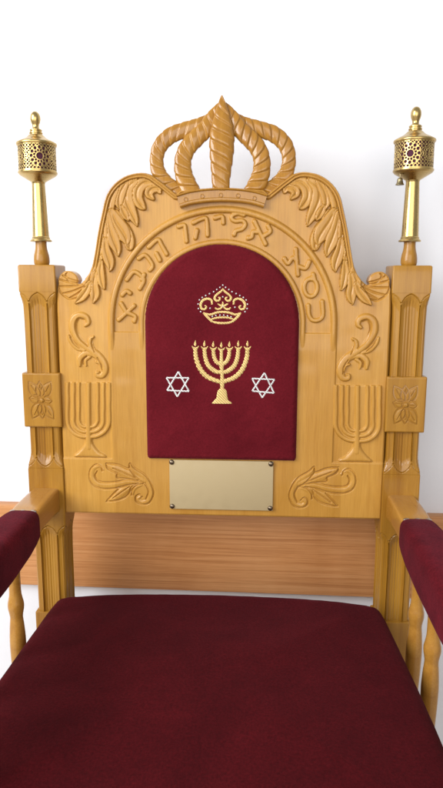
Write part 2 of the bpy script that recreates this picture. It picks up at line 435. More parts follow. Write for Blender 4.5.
# letters: strokes measured on the photograph, one raised letter each
LET = [
 [[(118.2, 319.8), (126, 313), (133.6, 305.9)], [(120.6, 303.8), (125.8, 312.5)], [(133.8, 321.3), (134.6, 316.6), (128, 313.2)]],
 [[(121.7, 294.9), (126, 291.2), (129.6, 293.3)]],
 [[(126.4, 279.6), (133.6, 271.9), (142, 277.2), (143.2, 281.5), (139.4, 288.5)], [(141.5, 279.5), (143.7, 274.8)]],
 [[(138.3, 258.3), (144.7, 255.2), (151, 262.7), (151.9, 267), (149.4, 269.8)]],
 [[(148.4, 246.8), (157.3, 239.6), (161.5, 245.5), (166.2, 253.9)], [(156, 253.6), (159.4, 260)]],
 [[(178.3, 226.2), (183.9, 225.1), (185.1, 230), (186.2, 241)]],
 [[(193.2, 222.4), (200, 219.2), (205.4, 218), (206.9, 223), (207.4, 234.8)], [(196.7, 230.5), (195.2, 237.6)]],
 [[(214.9, 217.7), (222, 216.4), (223.2, 222.6)]],
 [[(243.7, 214.5), (238, 213.2), (232.6, 215), (231.7, 218.4), (235.2, 220.8), (242.5, 220.6), (245.2, 224.4), (242.2, 228.7), (235.8, 230.9), (234.2, 234.2)]],
 [[(254.6, 221.3), (260, 232.3), (265.6, 243.8)], [(268.1, 225.8), (270.3, 231.4), (264, 235.7)], [(257.5, 231.6), (252.8, 232), (252, 236.6), (248, 237.9)]],
 [[(296, 249.4), (297, 262), (298.2, 274.7)], [(284.6, 258.8), (288.3, 263.4), (293, 257.9), (297, 260.6)], [(309.4, 261.8), (305.9, 268.2), (299, 266.6)]],
 [[(311+6.6*math.sin(k*PI/6), 287.6-8.9*math.cos(k*PI/6)) for k in range(13)], [(313.4, 274.6), (314.8, 280)]],
 [[(308.4, 305.8), (309.2, 314.3), (312.4, 319.9), (318.4, 320.4), (323, 315.7), (322.4, 301.7)]],
]
names = {0: 'backrest_panel'}
lab = 0
for strokes in LET:
    lab += 1; names[lab] = 'carved_letter'
    for st in strokes:
        P = np.array([(*at(*p), 0.0036) for p in st]); P[0, 2] = 0.0041; P[-1, 2] = 0.0040
        R.ridge(P, 0.0042, -0.0004, lab, power=4.5)

def cropper(x0, y0, k):
    u = 0.00172/k
    return lambda pts: np.array([(*at(x0+p[0]/k, y0+p[1]/k), (p[2] if len(p) > 2 else 8)*u) for p in pts])

def both(pl, fn):
    fn(pl, 0); fn(mirror(pl), 1)

def patch(poly, h, base, label, edge):
    poly = np.asarray(poly)[:, :2]; sl = R.win(poly, 0.004)
    d = -poly_sdf(R.X[sl], R.Z[sl], poly); t = np.clip(d/edge, 0, 1)
    new = base+h*np.sqrt(1-(1-t)**2); m = (d > 0) & (new > R.H[sl])
    R.H[sl] = np.where(m, new, R.H[sl]); R.L[sl] = np.where(d > 0, label, R.L[sl])

# scrolls over the menorahs
C4 = cropper(62, 305, 8.86)
SCROLL = [([(200, 185, 12), (226, 158, 20), (208, 108, 24), (150, 92, 28), (98, 128, 32), (86, 200, 32), (116, 275, 30), (170, 345, 28), (235, 395, 28), (305, 445, 34), (358, 515, 36), (374, 580, 32), (348, 628, 26), (308, 628, 20), (302, 602, 14), (322, 598, 10)], .0042),
          ([(50, 272, 9), (72, 320, 20), (125, 378, 22), (190, 405, 14)], .0032), ([(272, 282, 9), (244, 312, 20), (248, 372, 24), (290, 430, 20)], .0032),
          ([(150, 540, 12), (150, 480, 25), (190, 438, 26), (250, 436, 22), (300, 462, 16)], .0034), ([(208, 542, 7), (202, 492, 15), (240, 462, 14)], .0026),
          ([(298, 508, 9), (332, 522, 13), (352, 570, 10)], .0046)]
SCROLL_G = [[(190, 128, 6), (145, 120, 8), (118, 160, 9), (122, 230, 9), (160, 305, 9), (225, 365, 7)], [(68, 290, 4), (100, 345, 6), (150, 388, 4)], [(262, 300, 4), (258, 350, 6), (285, 420, 4)], [(180, 530, 5), (178, 490, 7), (212, 455, 5)], [(310, 470, 5), (345, 530, 6), (352, 590, 5)]]
for side in (0, 1):
    lab += 1; names[lab] = 'carved_scroll'
    for pts, h in SCROLL:
        P = C4(pts); P = mirror(P) if side else P
        P[:, 2] *= 1.08; R.ridge(P, h, 0.0, lab, power=3.5)
    for pts in SCROLL_G:
        P = C4(pts); P[:, 2] *= 1.15; R.groove(mirror(P) if side else P, 0.0028)

# carved menorahs in the side fields
C5 = cropper(62, 375, 8.76)
for side in (0, 1):
    lab += 1; names[lab] = 'carved_menorah'
    fl = lambda P: mirror(P) if side else P
    top = at(85, 375+66/8.76)[1]
    shell = [(20, 66)]+[(225-205*math.cos(k*PI/24), 400+168*math.sin(k*PI/24)) for k in range(25)]+[(430, 66)]
    patch(fl(C5([(x, y, 8) for x, y in shell])), 0.0016, 0.0, lab, 0.0015)
    for hx, yb, r in ((184, 546, 20), (131, 502, 19), (83, 458, 16)):
        for sg in (-1, 1):
            pts = [(225+sg*hx+1.5*math.sin(y*0.03+hx+sg), y, r) for y in (60, 140, 210, 280, 350, 400)]
            yc = 400 if hx > 100 else 392
            for k in range(1, 7):
                a = k*PI/12
                pts.append((225+sg*(26+(hx-26)*math.cos(a)), yc+(yb-yc)*math.sin(a), r*(1-0.05*k/6)))
            R.ridge(fl(C5(pts)), 0.0044, 0.0, lab, power=3.5, zclip=top)
    R.ridge(fl(C5([(226, 58, 23), (226, 200, 23), (226, 400, 25), (228, 560, 30), (230, 640, 34)])), 0.0052, 0.0, lab, power=3.0, zclip=top)
    base = catmull(np.array([(204, 540), (196, 590), (170, 640), (128, 685), (104, 706), (108, 724), (230, 726), (372, 730), (368, 704), (320, 676), (280, 630), (262, 590), (256, 540)]), 60)
    patch(fl(C5([(x, y, 8) for x, y in base])), 0.0044, 0.0, lab, 0.006)

# acanthus leaves hanging from the rim
K = 5.5375
C1 = cropper(90, 165, K); C2 = cropper(52, 220, K)
LEAF = [(C1, [(385, 150, 8), (372, 128, 18), (340, 132, 22), (325, 158, 20), (348, 186, 8)]),
        (C1, [(345, 100, 10), (300, 96, 24), (264, 130, 30), (258, 180, 28), (282, 222, 20), (303, 242, 5)]),
        (C1, [(250, 88, 14), (204, 130, 28), (198, 190, 34), (220, 250, 30), (246, 300, 18), (259, 335, 5)]),
        (C1, [(200, 95, 14), (168, 150, 26), (158, 200, 22), (164, 242, 6)]),
        (C1, [(172, 232, 8), (188, 268, 20), (210, 302, 7)]),
        (C1, [(150, 115, 14), (114, 180, 26), (100, 240, 28), (106, 290, 18), (122, 318, 5)]),
        (C1, [(146, 262, 12), (160, 320, 28), (190, 365, 30), (212, 415, 28), (218, 455, 16), (204, 434, 5)]),
        (C1, [(90, 225, 10), (80, 290, 22), (96, 350, 26), (124, 400, 20)]),
        (C2, [(330, -40, 20), (352, 10, 34), (385, 60, 38), (408, 102, 24), (414, 134, 5)]),
        (C2, [(300, -30, 18), (318, 50, 24), (338, 110, 30), (358, 160, 20), (365, 197, 5)]),
        (C2, [(278, -10, 16), (280, 50, 22), (286, 95, 16), (294, 116, 5)]),
        (C2, [(262, 95, 12), (256, 150, 20), (264, 195, 17), (272, 220, 5)]),
        (C2, [(290, 110, 12), (296, 165, 22), (312, 218, 26), (321, 255, 16), (318, 280, 5)]),
        (C2, [(246, 175, 12), (236, 232, 22), (240, 280, 14), (248, 304, 5)]),
        (C2, [(270, 232, 10), (266, 290, 20), (274, 345, 18), (287, 382, 5)]),
        (C2, [(222, 270, 12), (206, 325, 22), (202, 360, 14), (206, 378, 5)]),
        (C2, [(236, 300, 12), (228, 360, 24), (234, 412, 24), (226, 458, 5)]),
        (C2, [(206, 350, 12), (186, 392, 22), (160, 428, 20), (128, 460, 5)])]
for side in (0, 1):
    lab += 1; names[lab] = 'carved_acanthus'
    for cf, pts in LEAF:
        P = cf(pts); P[:, 2] *= 1.16; P = mirror(P) if side else P
        R.ridge(P, 0.0064, 0.0004, lab, mode='over', power=2.0, foot=0.25, groove=0.34, under=0.0013, chisel=True)
# rim moulding that follows the silhouette above the ears, in front of the leaf roots
rz_ = ss(Z, 0.004, 0.03)
rimh = 0.0062*ss(dd, -0.0008, 0.0020)*(1-ss(dd, 0.0078, 0.0094))-0.0030*np.exp(-((dd-0.0046)/0.0008)**2)
mk = (dd < 0.0094) & (rz_ > 0.02)
R.H = np.where(mk, np.maximum(rimh, 0)*rz_+R.H*(1-rz_), R.H); R.L[mk & (rz_ > 0.5)] = 0
R.H -= 0.0018*(1-ss(dd, 0.0, 0.0024))
# fan grooves of the curled ears, and the rolled tip
FAN = [[(158, 345, 4), (90, 328, 6), (52, 306, 4)], [(160, 352, 4), (90, 345, 6), (36, 330, 4)], [(164, 360, 4), (100, 368, 6), (34, 368, 4)], [(172, 366, 4), (110, 395, 6), (52, 408, 4)], [(182, 368, 4), (140, 405, 6), (92, 432, 4)],
       [(146, 352, 5), (118, 352, 7), (86, 335, 6), (70, 305, 5), (78, 292, 4)], [(24, 345, 4), (40, 400, 6), (90, 438, 6), (130, 432, 4)]]
for pts in FAN:
    P = C2(pts); R.groove(P, 0.0027); R.groove(mirror(P), 0.0027)
# leaf sprays cut into the bottom strip
C6 = cropper(80, 450, 4.92)
BODY = [[(112, 100, 5), (92, 80, 10), (58, 98, 14), (54, 142, 15), (90, 175, 15), (160, 176, 15), (240, 160, 13), (300, 168, 9)],
        [(128, 74, 5), (170, 98, 18), (225, 122, 24), (275, 140, 20), (315, 155, 14)], [(243, 76, 5), (270, 106, 14), (325, 145, 16), (348, 195, 17), (338, 248, 14), (304, 262, 11), (284, 246, 8), (298, 230, 6)],
        [(134, 252, 5), (180, 232, 18), (222, 198, 18), (262, 176, 9)], [(256, 222, 5), (266, 192, 11), (300, 172, 9)]]
CUTS = [[(108, 106, 5), (100, 84, 5), (75, 76, 5), (48, 100, 5), (44, 142, 5), (65, 178, 5), (110, 195, 5), (170, 193, 5), (230, 178, 5), (285, 168, 4)],
        [(82, 108, 4), (72, 130, 5), (85, 155, 5), (120, 163, 5), (180, 160, 5), (240, 148, 5), (285, 156, 3)],
        [(125, 70, 4), (133, 94, 5), (156, 108, 5), (180, 120, 5), (178, 132, 4), (188, 142, 5), (240, 146, 4)], [(125, 70, 4), (160, 72, 5), (190, 78, 5), (236, 96, 5), (243, 70, 4), (268, 94, 5), (322, 130, 5), (352, 178, 5), (360, 222, 5), (340, 262, 5), (308, 272, 5), (276, 258, 5), (272, 234, 4), (290, 222, 4), (306, 236, 3)],
        [(160, 92, 3), (220, 118, 4), (290, 150, 3)], [(240, 98, 3), (285, 150, 5), (318, 172, 5), (336, 208, 5), (322, 246, 4)], [(128, 257, 4), (165, 254, 5), (210, 242, 5), (240, 216, 5), (250, 186, 4), (280, 168, 3)], [(128, 257, 4), (156, 226, 5), (186, 196, 4)], [(160, 240, 3), (206, 208, 4), (246, 180, 3)],
        [(252, 226, 4), (254, 202, 5), (276, 178, 4), (318, 168, 3)]]
for side in (0, 1):
    lab += 1; names[lab] = 'carved_leaf_spray'
    for pts in BODY:
        P = C6(pts); P = mirror(P) if side else P
        R.ridge(P, 0.0013, 0.0022, lab, power=2.0)
    for pts in CUTS:
        P = C6(pts); R.groove(mirror(P) if side else P, 0.0028)
out = R.emit(sdf, panel3, -0.026, names, {0: WOOD}, chair)
panel = out[0]
del R, X, Z, sdf, rad, lev, ch, dd

# --- crown --------------------------------------------------------------------
def world_pt(px, py, y=0.0):
    x, z = at(px, py, y); return np.array([x, y, z+EYE])

BAND_PTS = [(176.3, 195.2), (187, 191.6), (199, 189.4), (210, 188.3), (221.5, 188), (233, 188.4), (244.5, 189.4), (256, 191.2), (267.2, 194.4)]
bt = catmull(np.array([at(*p) for p in BAND_PTS]), 60)
bt = 0.5*(bt+mirror(bt)[::-1])
tang = np.gradient(bt, axis=0); tang /= np.linalg.norm(tang, axis=1, keepdims=True); nrm = np.stack([tang[:, 1], -tang[:, 0]], 1)   # downwards
BH = 0.0222
prof = [(0, 0.012), (0, -0.0045), (0.0006, -0.0062), (0.0022, -0.0066), (0.0034, -0.0056), (0.0040, -0.0032), (0.0150, -0.0028), (0.0156, -0.0048), (0.0168, -0.0068), (0.0200, -0.0072), (BH-0.0008, -0.0062), (BH, -0.004), (BH, 0.012)]
rings = []
for c, n in zip(bt, nrm):
    rings.append([(c[0]+n[0]*v, y, c[1]+n[1]*v+EYE) for v, y in prof])
crown = link('crown', loft_mesh('crown', rings, True, 50, flip=False), WOOD_CROWN, chair)
# five ring studs on the band
def torus_mesh(name, R0, r0, n=24, m=10):
    a = np.linspace(0, 2*PI, n, endpoint=False); b = np.linspace(0, 2*PI, m, endpoint=False)
    V = [[((R0+r0*math.cos(t))*math.cos(s), -r0*math.sin(t), (R0+r0*math.cos(t))*math.sin(s)) for t in b] for s in a]
    V = np.array(V); i = np.arange(n)[:, None]; j = np.arange(m)[None, :]
    q = np.stack(np.broadcast_arrays(i*m+j, i*m+(j+1) % m, ((i+1) % n)*m+(j+1) % m, ((i+1) % n)*m+j), -1).reshape(-1, 4)
    return raw_mesh(name, V.reshape(-1, 3), q)
ring_me = torus_mesh('ring_stud', 0.0030, 0.0009); ring_me.materials.append(WOOD_CROWN)
for px, py in ((185.5, 199.2), (202, 196), (220.6, 194.9), (238, 195.4), (254.5, 198)):
    x, z = at(px, py, -0.006)
    o = bpy.data.objects.new('ring_stud', ring_me); COL.objects.link(o); o.parent = crown; o.location = (x, -0.0030, z+EYE)

def rope_rib(pts, twist, y0, flat=0.58, pitch=0.0150, n=260, m=120, g=0.27):
    """tapered rib with rope fluting; pts: (x, z, half width)"""
    P = catmull(np.array(pts), n); c = P[:, :2]; w = np.maximum(P[:, 2], 0.0003)
    T = np.gradient(c, axis=0); T /= np.linalg.norm(T, axis=1, keepdims=True); Nn = np.stack([-T[:, 1], T[:, 0]], 1)
    s = np.concatenate([[0], np.cumsum(np.linalg.norm(np.diff(c, axis=0), axis=1))])
    th = np.linspace(0, 2*PI, m, endpoint=False)
    rg = []
    for k in range(n):
        ph = s[k]/pitch+twist*3*th/(2*PI)
        f = np.mod(ph, 1.0); bump = (0.10+0.90*np.minimum(f/0.62, 1.0)**0.75)*(1-0.9*ss(f, 0.74, 1.0))
        edge = np.clip(np.abs(np.cos(th))*1.0, 0, 1)**6                     # the flanks keep a plain edge
        r = 1-g*(1-bump)*(1-0.75*edge)
        a = w[k]*(1-0.25*g*(1-bump))*np.cos(th); d = w[k]*flat*(r-0.15*g*0)*np.sign(np.sin(th))*np.abs(np.sin(th))**0.7
        rg.append(np.stack([c[k, 0]+Nn[k, 0]*a, y0-d, c[k, 1]+Nn[k, 1]*a+EYE], -1))
    return rg

def rib(ptspx, twist, y0, flip_side=False, **kw):
    pts = np.array([(*at(px, py), hw*0.00172) for px, py, hw in ptspx])
    if flip_side: pts[:, 0] *= -1
    rg = rope_rib(pts, -twist if flip_side else twist, y0, **kw)
    me = loft_mesh('crown_rib', rg, True, None, flip=not flip_side)
    import bmesh
    bm = bmesh.new(); bm.from_mesh(me); bmesh.ops.recalc_face_normals(bm, faces=bm.faces); bm.to_mesh(me); bm.free()
    return link('crown_rib', me, WOOD_CROWN, crown)
CENTRE = [(221.8, 94.6, 0.6), (221.8, 100.5, 3.0), (221.8, 108, 5.6), (221.8, 117, 8.2), (221.8, 127, 10.8), (221.8, 139, 12.2), (221.6, 152, 11.9), (221.2, 165, 10.6), (220.8, 178, 9.2), (220.6, 191, 8.2)]
INNER = [(219.6, 101.5, 1.4), (216.5, 107, 3.6), (212, 115.5, 6.2), (205, 127.6, 8.0), (195.5, 137.2, 8.4), (187, 146.8, 8.4), (182.4, 159, 8.4), (183, 173, 8.8), (188, 186, 9.2), (191.5, 192.5, 9.4)]
OUTER = [(217.5, 106, 1.6), (210, 115, 4.6), (198.5, 123, 7.0), (183, 128.2, 7.6), (169.5, 133.6, 7.8), (159, 144.0, 7.4), (155.2, 157.5, 6.9), (157.4, 171, 7.2), (165.0, 181.8, 7.6), (176, 191.5, 8.8), (181, 196, 8.6)]
rib(CENTRE, 1, 0.004, pitch=0.0185)
for fs in (False, True):
    rib(INNER, 1, 0.010, fs)
    rib(OUTER, 1, 0.016, fs)

# --- maroon cushion in the arch -----------------------------------------------
CY = 0.004
def cush3(a, b, h): return np.stack([a, CY-h, b+EYE], -1)
Rc = Relief(-0.138, 0.138, -0.325, 0.06, 0.0014)
cw, cc, cb = 0.1325, -0.0785, -0.3205
arch = [(cw*math.cos(a), cc+cw*math.sin(a)) for a in np.linspace(0, PI, 90)]
rb = 0.006
base_c = [(-cw+rb-rb*math.cos(a), cb+rb-rb*math.sin(a)) for a in np.linspace(0, PI/2, 8)]
outc = np.array([(x, z) for x, z in arch]+base_c+[(-x, z) for x, z in base_c[::-1]])
sd = poly_sdf(Rc.X, Rc.Z, outc); dd = -sd
t_ = np.clip(dd/0.009, 0, 1)
Rc.H = -0.001+0.0105*np.sqrt(1-(1-t_)**2)+0.0035*ss(dd, 0, 0.06)+soft_noise(Rc.X.shape, (18, 24), 0.0003)*ss(dd, 0.004, 0.02)+soft_noise(Rc.X.shape, (70, 90), 0.00022)*(1-ss(dd, 0.006, 0.02))
cush = Rc.emit(sd, cush3, -0.004, {0: 'back_cushion'}, {0: VELVET}, chair)[0]
CF = CY-0.0105                                       # front of the velvet in the middle: about y = -0.009

def ribbon(P, h=0.0011, n=None, m=12, y0=None):
    """a padded stitch line: half-round strip along P (x, z, half width), lying on the velvet"""
    P = np.asarray(P, float)
    if n is None: n = 7*(len(P)-1)+1
    P = catmull(P, n); c, w = P[:, :2], np.maximum(P[:, 2], 0.0002)
    T = np.gradient(c, axis=0); T /= np.maximum(np.linalg.norm(T, axis=1, keepdims=True), 1e-9); Nn = np.stack([-T[:, 1], T[:, 0]], 1)
    th = np.linspace(0, PI, m); yb = velvet_y(c[:, 0], c[:, 1]) if y0 is None else np.full(len(c), y0)
    ring = []
    for k in range(len(c)):
        a = w[k]*np.cos(th); d = h*np.sin(th)**0.7-0.0006
        ring.append(np.stack([c[k, 0]+Nn[k, 0]*a, yb[k]-d, c[k, 1]+Nn[k, 1]*a+EYE], -1))
    return np.array(ring)
def velvet_y(x, z):
    i = np.clip(np.searchsorted(Rc.xs, x), 0, len(Rc.xs)-1); j = np.clip(np.searchsorted(Rc.zs, z), 0, len(Rc.zs)-1)
    return CY-Rc.H[i, j]
def strips(name, lists, mat, parent):
    V, Q, off = [], [], 0; ng = []
    for rg in lists:
        n, m, _ = rg.shape; V.append(rg.reshape(-1, 3)); Q.append(grid_quads(n, m, True, off))
        ng += [list(off+np.arange(m)[::-1]), list(off+(n-1)*m+np.arange(m))]; off += n*m
    me = raw_mesh(name, np.vstack(V), np.vstack(Q), ngons=ng)
    import bmesh
    bm = bmesh.new(); bm.from_mesh(me); bmesh.ops.recalc_face_normals(bm, faces=bm.faces); bm.to_mesh(me); bm.free()
    me.set_sharp_from_angle(angle=math.radians(50))
    return link(name, me, mat, parent)
def dots(name, pts, r, mat, parent):
    V, Q, off, ng = [], [], 0, []
    a = np.linspace(0, 2*PI, 10, endpoint=False)
    for x, z in pts:
        y = float(velvet_y(np.array([x]), np.array([z]))[0])
        for k, (rr, dy) in enumerate(((r, 0.0004), (r*0.95, -0.0005), (r*0.5, -0.0011))):
            V.append(np.stack([x+rr*np.cos(a), np.full(10, y+dy), z+rr*np.sin(a)+EYE], -1))
        Q.append(grid_quads(3, 10, True, off)); ng.append(list(off+20+np.arange(10))); off += 30
    return link(name, raw_mesh(name, np.vstack(V), np.vstack(Q), ngons=ng), mat, parent)

def emb(x0, y0, k):
    return lambda pts: np.array([(*at(x0+p[0]/k, y0+p[1]/k, CF), (p[2] if len(p) > 2 else 7)*0.00148/k) for p in pts])
E1 = emb(185, 275, 6.33)
M1 = lambda pts: [(480-p[0], p[1], *p[2:]) for p in pts]
half_crown = [[(242, 86, 5), (228, 104, 8), (202, 124, 9), (188, 144, 9), (198, 162, 9), (216, 160, 8), (222, 146, 7), (210, 140, 5)],
              [(172, 186, 7), (168, 160, 9), (145, 150, 9), (115, 160, 10), (100, 186, 10), (106, 212, 9), (126, 216, 8), (136, 202, 7), (124, 192, 5)],
              [(190, 206, 5), (204, 216, 8), (224, 212, 8), (238, 200, 6)], [(206, 182, 4), (222, 190, 8), (238, 200, 6)]]
cl = []
for pts in half_crown: cl += [ribbon(E1(pts)), ribbon(E1(M1(pts)))]
cl += [ribbon(E1([(240, 168, 4), (240, 184, 8), (240, 202, 5)])), ribbon(E1([(118, 240, 6), (160, 250, 9), (200, 238, 9), (240, 234, 9), (280, 238, 9), (320, 250, 9), (352, 240, 6)])),
       ribbon(E1([(116, 238, 7), (140, 262, 10), (172, 294, 9)])), ribbon(E1([(354, 238, 7), (336, 262, 10), (302, 294, 9)])),
       ribbon(E1([(172, 278, 6), (205, 270, 8), (240, 268, 8), (275, 270, 8), (302, 278, 6)])), ribbon(E1([(172, 294, 7), (205, 302, 9), (240, 304, 9), (275, 302, 9), (302, 294, 7)])),
       ribbon(E1([(168, 284, 7), (176, 274, 6)])), ribbon(E1([(306, 284, 7), (298, 274, 6)]))]
strips('embroidered_crown', cl, GOLD_THREAD, cush)
dp = [(240, 64), (222, 78), (202, 92), (182, 106), (156, 118), (132, 130), (110, 142), (92, 158), (84, 184), (86, 212), (100, 232)]
pp = dp+[(480-x, y) for x, y in dp[1:]]+[(240, 138), (160, 210), (316, 204), (240, 198), (174, 262), (196, 256), (222, 254), (246, 254), (270, 258), (292, 264)]
dots('embroidered_dots', [tuple(q[:2]) for q in E1([(x, y, 5) for x, y in pp])], 0.0014, SILVER_THREAD, cush)

E2 = emb(185, 330, 6.33)
ml = []
def scal(pts, amp=0.16, f=14):
    P = catmull(np.array(pts, float), 90); P[:, 2] *= 1+amp*np.sin(np.linspace(0, f*2*PI, 90)); return P
for tipx, y0, pts in ((66, 118, [(66, 118, 15), (72, 180, 17), (100, 250, 18), (150, 300, 18), (225, 328, 15)]), (124, 122, [(124, 122, 14), (130, 175, 16), (150, 225, 17), (190, 258, 17), (228, 268, 13)]), (180, 124, [(180, 124, 13), (184, 165, 15), (200, 200, 15), (228, 220, 12)])):
    q = scal(pts, 0.14, 8 if tipx > 150 else 13); ml.append(ribbon(E2(q), 0.0016, n=len(q)))
    q[:, 0] = 462-q[:, 0]; ml.append(ribbon(E2(q), 0.0016, n=len(q)))
ml.append(ribbon(E2([(231, 122, 12), (231, 180, 13), (232, 225, 17), (234, 255, 13), (236, 300, 14), (236, 340, 17), (236, 380, 12)]), 0.0017))
ml.append(ribbon(E2([(236, 370, 20), (236, 385, 34), (235, 410, 40), (235, 432, 44), (234, 446, 58), (234, 458, 74), (234, 464, 76)]), 0.0018))
for cxm, cyt in ((66, 108), (124, 110), (180, 114), (231, 118), (282, 114), (338, 110), (396, 110)):
    ml.append(ribbon(E2([(cxm-22, cyt-8, 3), (cxm-12, cyt+4, 7), (cxm, cyt+7, 9), (cxm+12, cyt+4, 7), (cxm+22, cyt-8, 3)])))
    ml.append(ribbon(E2([(cxm, cyt-8, 6), (cxm-1, cyt-20, 10), (cxm, cyt-32, 6), (cxm+1, cyt-44, 1.5)])))
strips('embroidered_menorah', ml, GOLD_THREAD, cush)
E3 = emb(160, 365, 12.65)
def star(dx, dy, rot):
    pts1 = [(235, 82), (92, 318), (368, 330)]; pts2 = [(82, 160), (366, 160), (222, 396)]
    sl = []
    for tri, hh in ((pts2, 0.0010), (pts1, 0.0014)):
        for k in range(3):
            a, b = tri[k], tri[(k+1) % 3]
            f = lambda p: (228+(p[0]-228)*math.cos(rot)-(p[1]-240)*math.sin(rot)+dx, 240+(p[0]-228)*math.sin(rot)+(p[1]-240)*math.cos(rot)+dy, 13)
            sl.append(ribbon(E3([f(a), f(b)]), hh, n=14))
    return strips('embroidered_star', sl, SILVER_THREAD, cush)
star(0, 0, 0.0)
star(85.3*12.65, 1.2*12.65, 0.05)

# --- brass plate ------------------------------------------------------------
plate = link('name_plate', box_mesh('name_plate', -0.0928, 0.0928, -0.0002, 0.0028, EYE-0.4135, EYE-0.322, 0.0006), BRASS_PLATE, chair)
scr = lathe_mesh('screw', [(0.0046, -0.001), (0.0046, 0.0004), (0.0042, 0.0014), (0.003, 0.0024), (0.0012, 0.0029)], 24); scr.materials.append(DARK_METAL)
for sx in (-1, 1):
    for z in (-0.4086, -0.3262):
        o = bpy.data.objects.new('screw', scr); COL.objects.link(o); o.parent = plate; o.location = (sx*0.0885, -0.0002, z+EYE); o.rotation_euler = (PI/2, 0, 0)

# --- posts -------------------------------------------------------------------
PXC, PYC, PA = 0.3185, 0.0325, 0.0325
def leaf_carve(u, v, length, arch):
    """depth of the lotus-leaf carving; u across the face 0..1, v distance from the leaf tip"""
    d = np.abs(((u/0.5+0.5) % 1.0)-0.5)*2                   # 0 on a leaf's axis, 1 on the joint between leaves
    edge = arch*(0.80*(1-np.sqrt(np.clip(1-d*d, 0, 1)))+0.20*d)
    e = np.minimum((v-edge)*0.75, (1-d)*0.25*0.065)           # how far inside the leaf's outline
    e = np.where(v < edge, 0, e)
    inn = ss(v-edge, -0.0004, 0.0008)
    flute = ss(e, 0.0006, 0.0024)*(0.55+0.45*np.clip(1-(d/0.95)**2, 0, 1))
    dep = 0.0004+0.0048*flute*ss(v-edge, -0.002, 0.020)+0.0008*(np.exp(-((d-0.0)/0.06)**2)+np.exp(-((d-0.30)/0.05)**2)+0.8*np.exp(-((d-0.58)/0.05)**2))*ss(v-edge, 0.003, 0.016)
    cut = 0.0034*np.exp(-((1-d)*0.01625/0.0008)**2)*(v > edge*0.9)+0.0024*np.exp(-((v-edge)/0.0007)**2)
    dep = dep*np.where(np.abs(u-0.5) > 0.25, 0.70, 1.0)
    return inn*dep*(v > edge-0.001)+cut*np.where(np.abs(u-0.5) > 0.27, 0.6, 1.0)
SEC = [('plain', 0.0195, -0.0260), ('up', -0.0260, -0.1676), ('block', -0.1676, -0.2652), ('down', -0.2652, -0.3414), ('plain', -0.3414, -0.4500), ('up', -0.4500, -0.6240), ('plain', -0.6240, -EYE)]
def post_mesh(seedv):
    ns = 60
    u1 = (np.arange(ns))/ns
    rings = []
    def ring(z, a, fn):
        pts = []
        cuts = [fn(u1) if fn else np.zeros(ns) for _ in range(4)]
        # corners are met by two faces: both recede
        full = np.concatenate([cuts[0], cuts[0][:1]])
        e = a-0.0
        c0 = cuts[0][0]
        s = -e+2*e*u1
        s = np.clip(s, -e+c0*0.9, e-c0*0.9)
        dep = cuts[0]
        pts += [(x, -e+d) for x, d in zip(s, dep)]
        pts += [(e-d, y) for y, d in zip(s, dep)]
        pts += [(-x, e-d) for x, d in zip(s, dep)]
        pts += [(-e+d, -y) for y, d in zip(s, dep)]
        P = np.array(pts)
        # ease the corners
        r = 0.0022; q = np.maximum(np.abs(P)-(e-c0-r), 0); L = np.hypot(q[:, 0], q[:, 1])
        f = np.where((q.min(1) > 0) & (L > r), r/np.maximum(L, 1e-9), 1.0)
        P = np.sign(P)*(np.minimum(np.abs(P), e-c0-r)+q*f[:, None])
        rings.append(np.stack([P[:, 0], P[:, 1], np.full(len(P), z+EYE)], -1))
    for kind, zt, zb in SEC:
        if kind in ('plain', 'block'):
            a = PA if kind == 'plain' else PA+0.0016
            if zt > 0: zz = [(zt, a-0.0025), (zt-0.0008, a-0.001), (zt-0.0025, a), (zb+0.0002, a)]
            elif kind == 'block': zz = [(zt, a-0.0014), (zt-0.0006, a-0.0004), (zt-0.0015, a), (zb+0.0015, a), (zb+0.0006, a-0.0004), (zb, a-0.0014)]
            else: zz = [(zt-0.0002, a-0.0012), (zt-0.0012, a), (zb+0.0012 if zb < -1 else zb+0.0002, a)]
            for z, aa in zz: ring(z, aa, None)
        else:
            Ln = zt-zb; n = int(Ln/0.0008)
            for k in range(n+1):
                z = zt-Ln*k/n
                z = min(max(z, zb+0.0001), zt-0.0001)
                v = (zt-0.002-z) if kind == 'up' else (z-zb-0.003)
                t = v/Ln
                taper = 0.0009*ss(np.array(t), 0.0, 0.4)
                arch = 0.020 if kind == 'up' else 0.022
                wob = 0.0
                ring(z, PA-0.0004-float(taper), lambda u, v=v: leaf_carve(u, np.full(len(u), v), Ln, arch))
    rings = rings[::-1]
    return loft_mesh('post', rings, True, 38)
post_me = post_mesh(0)

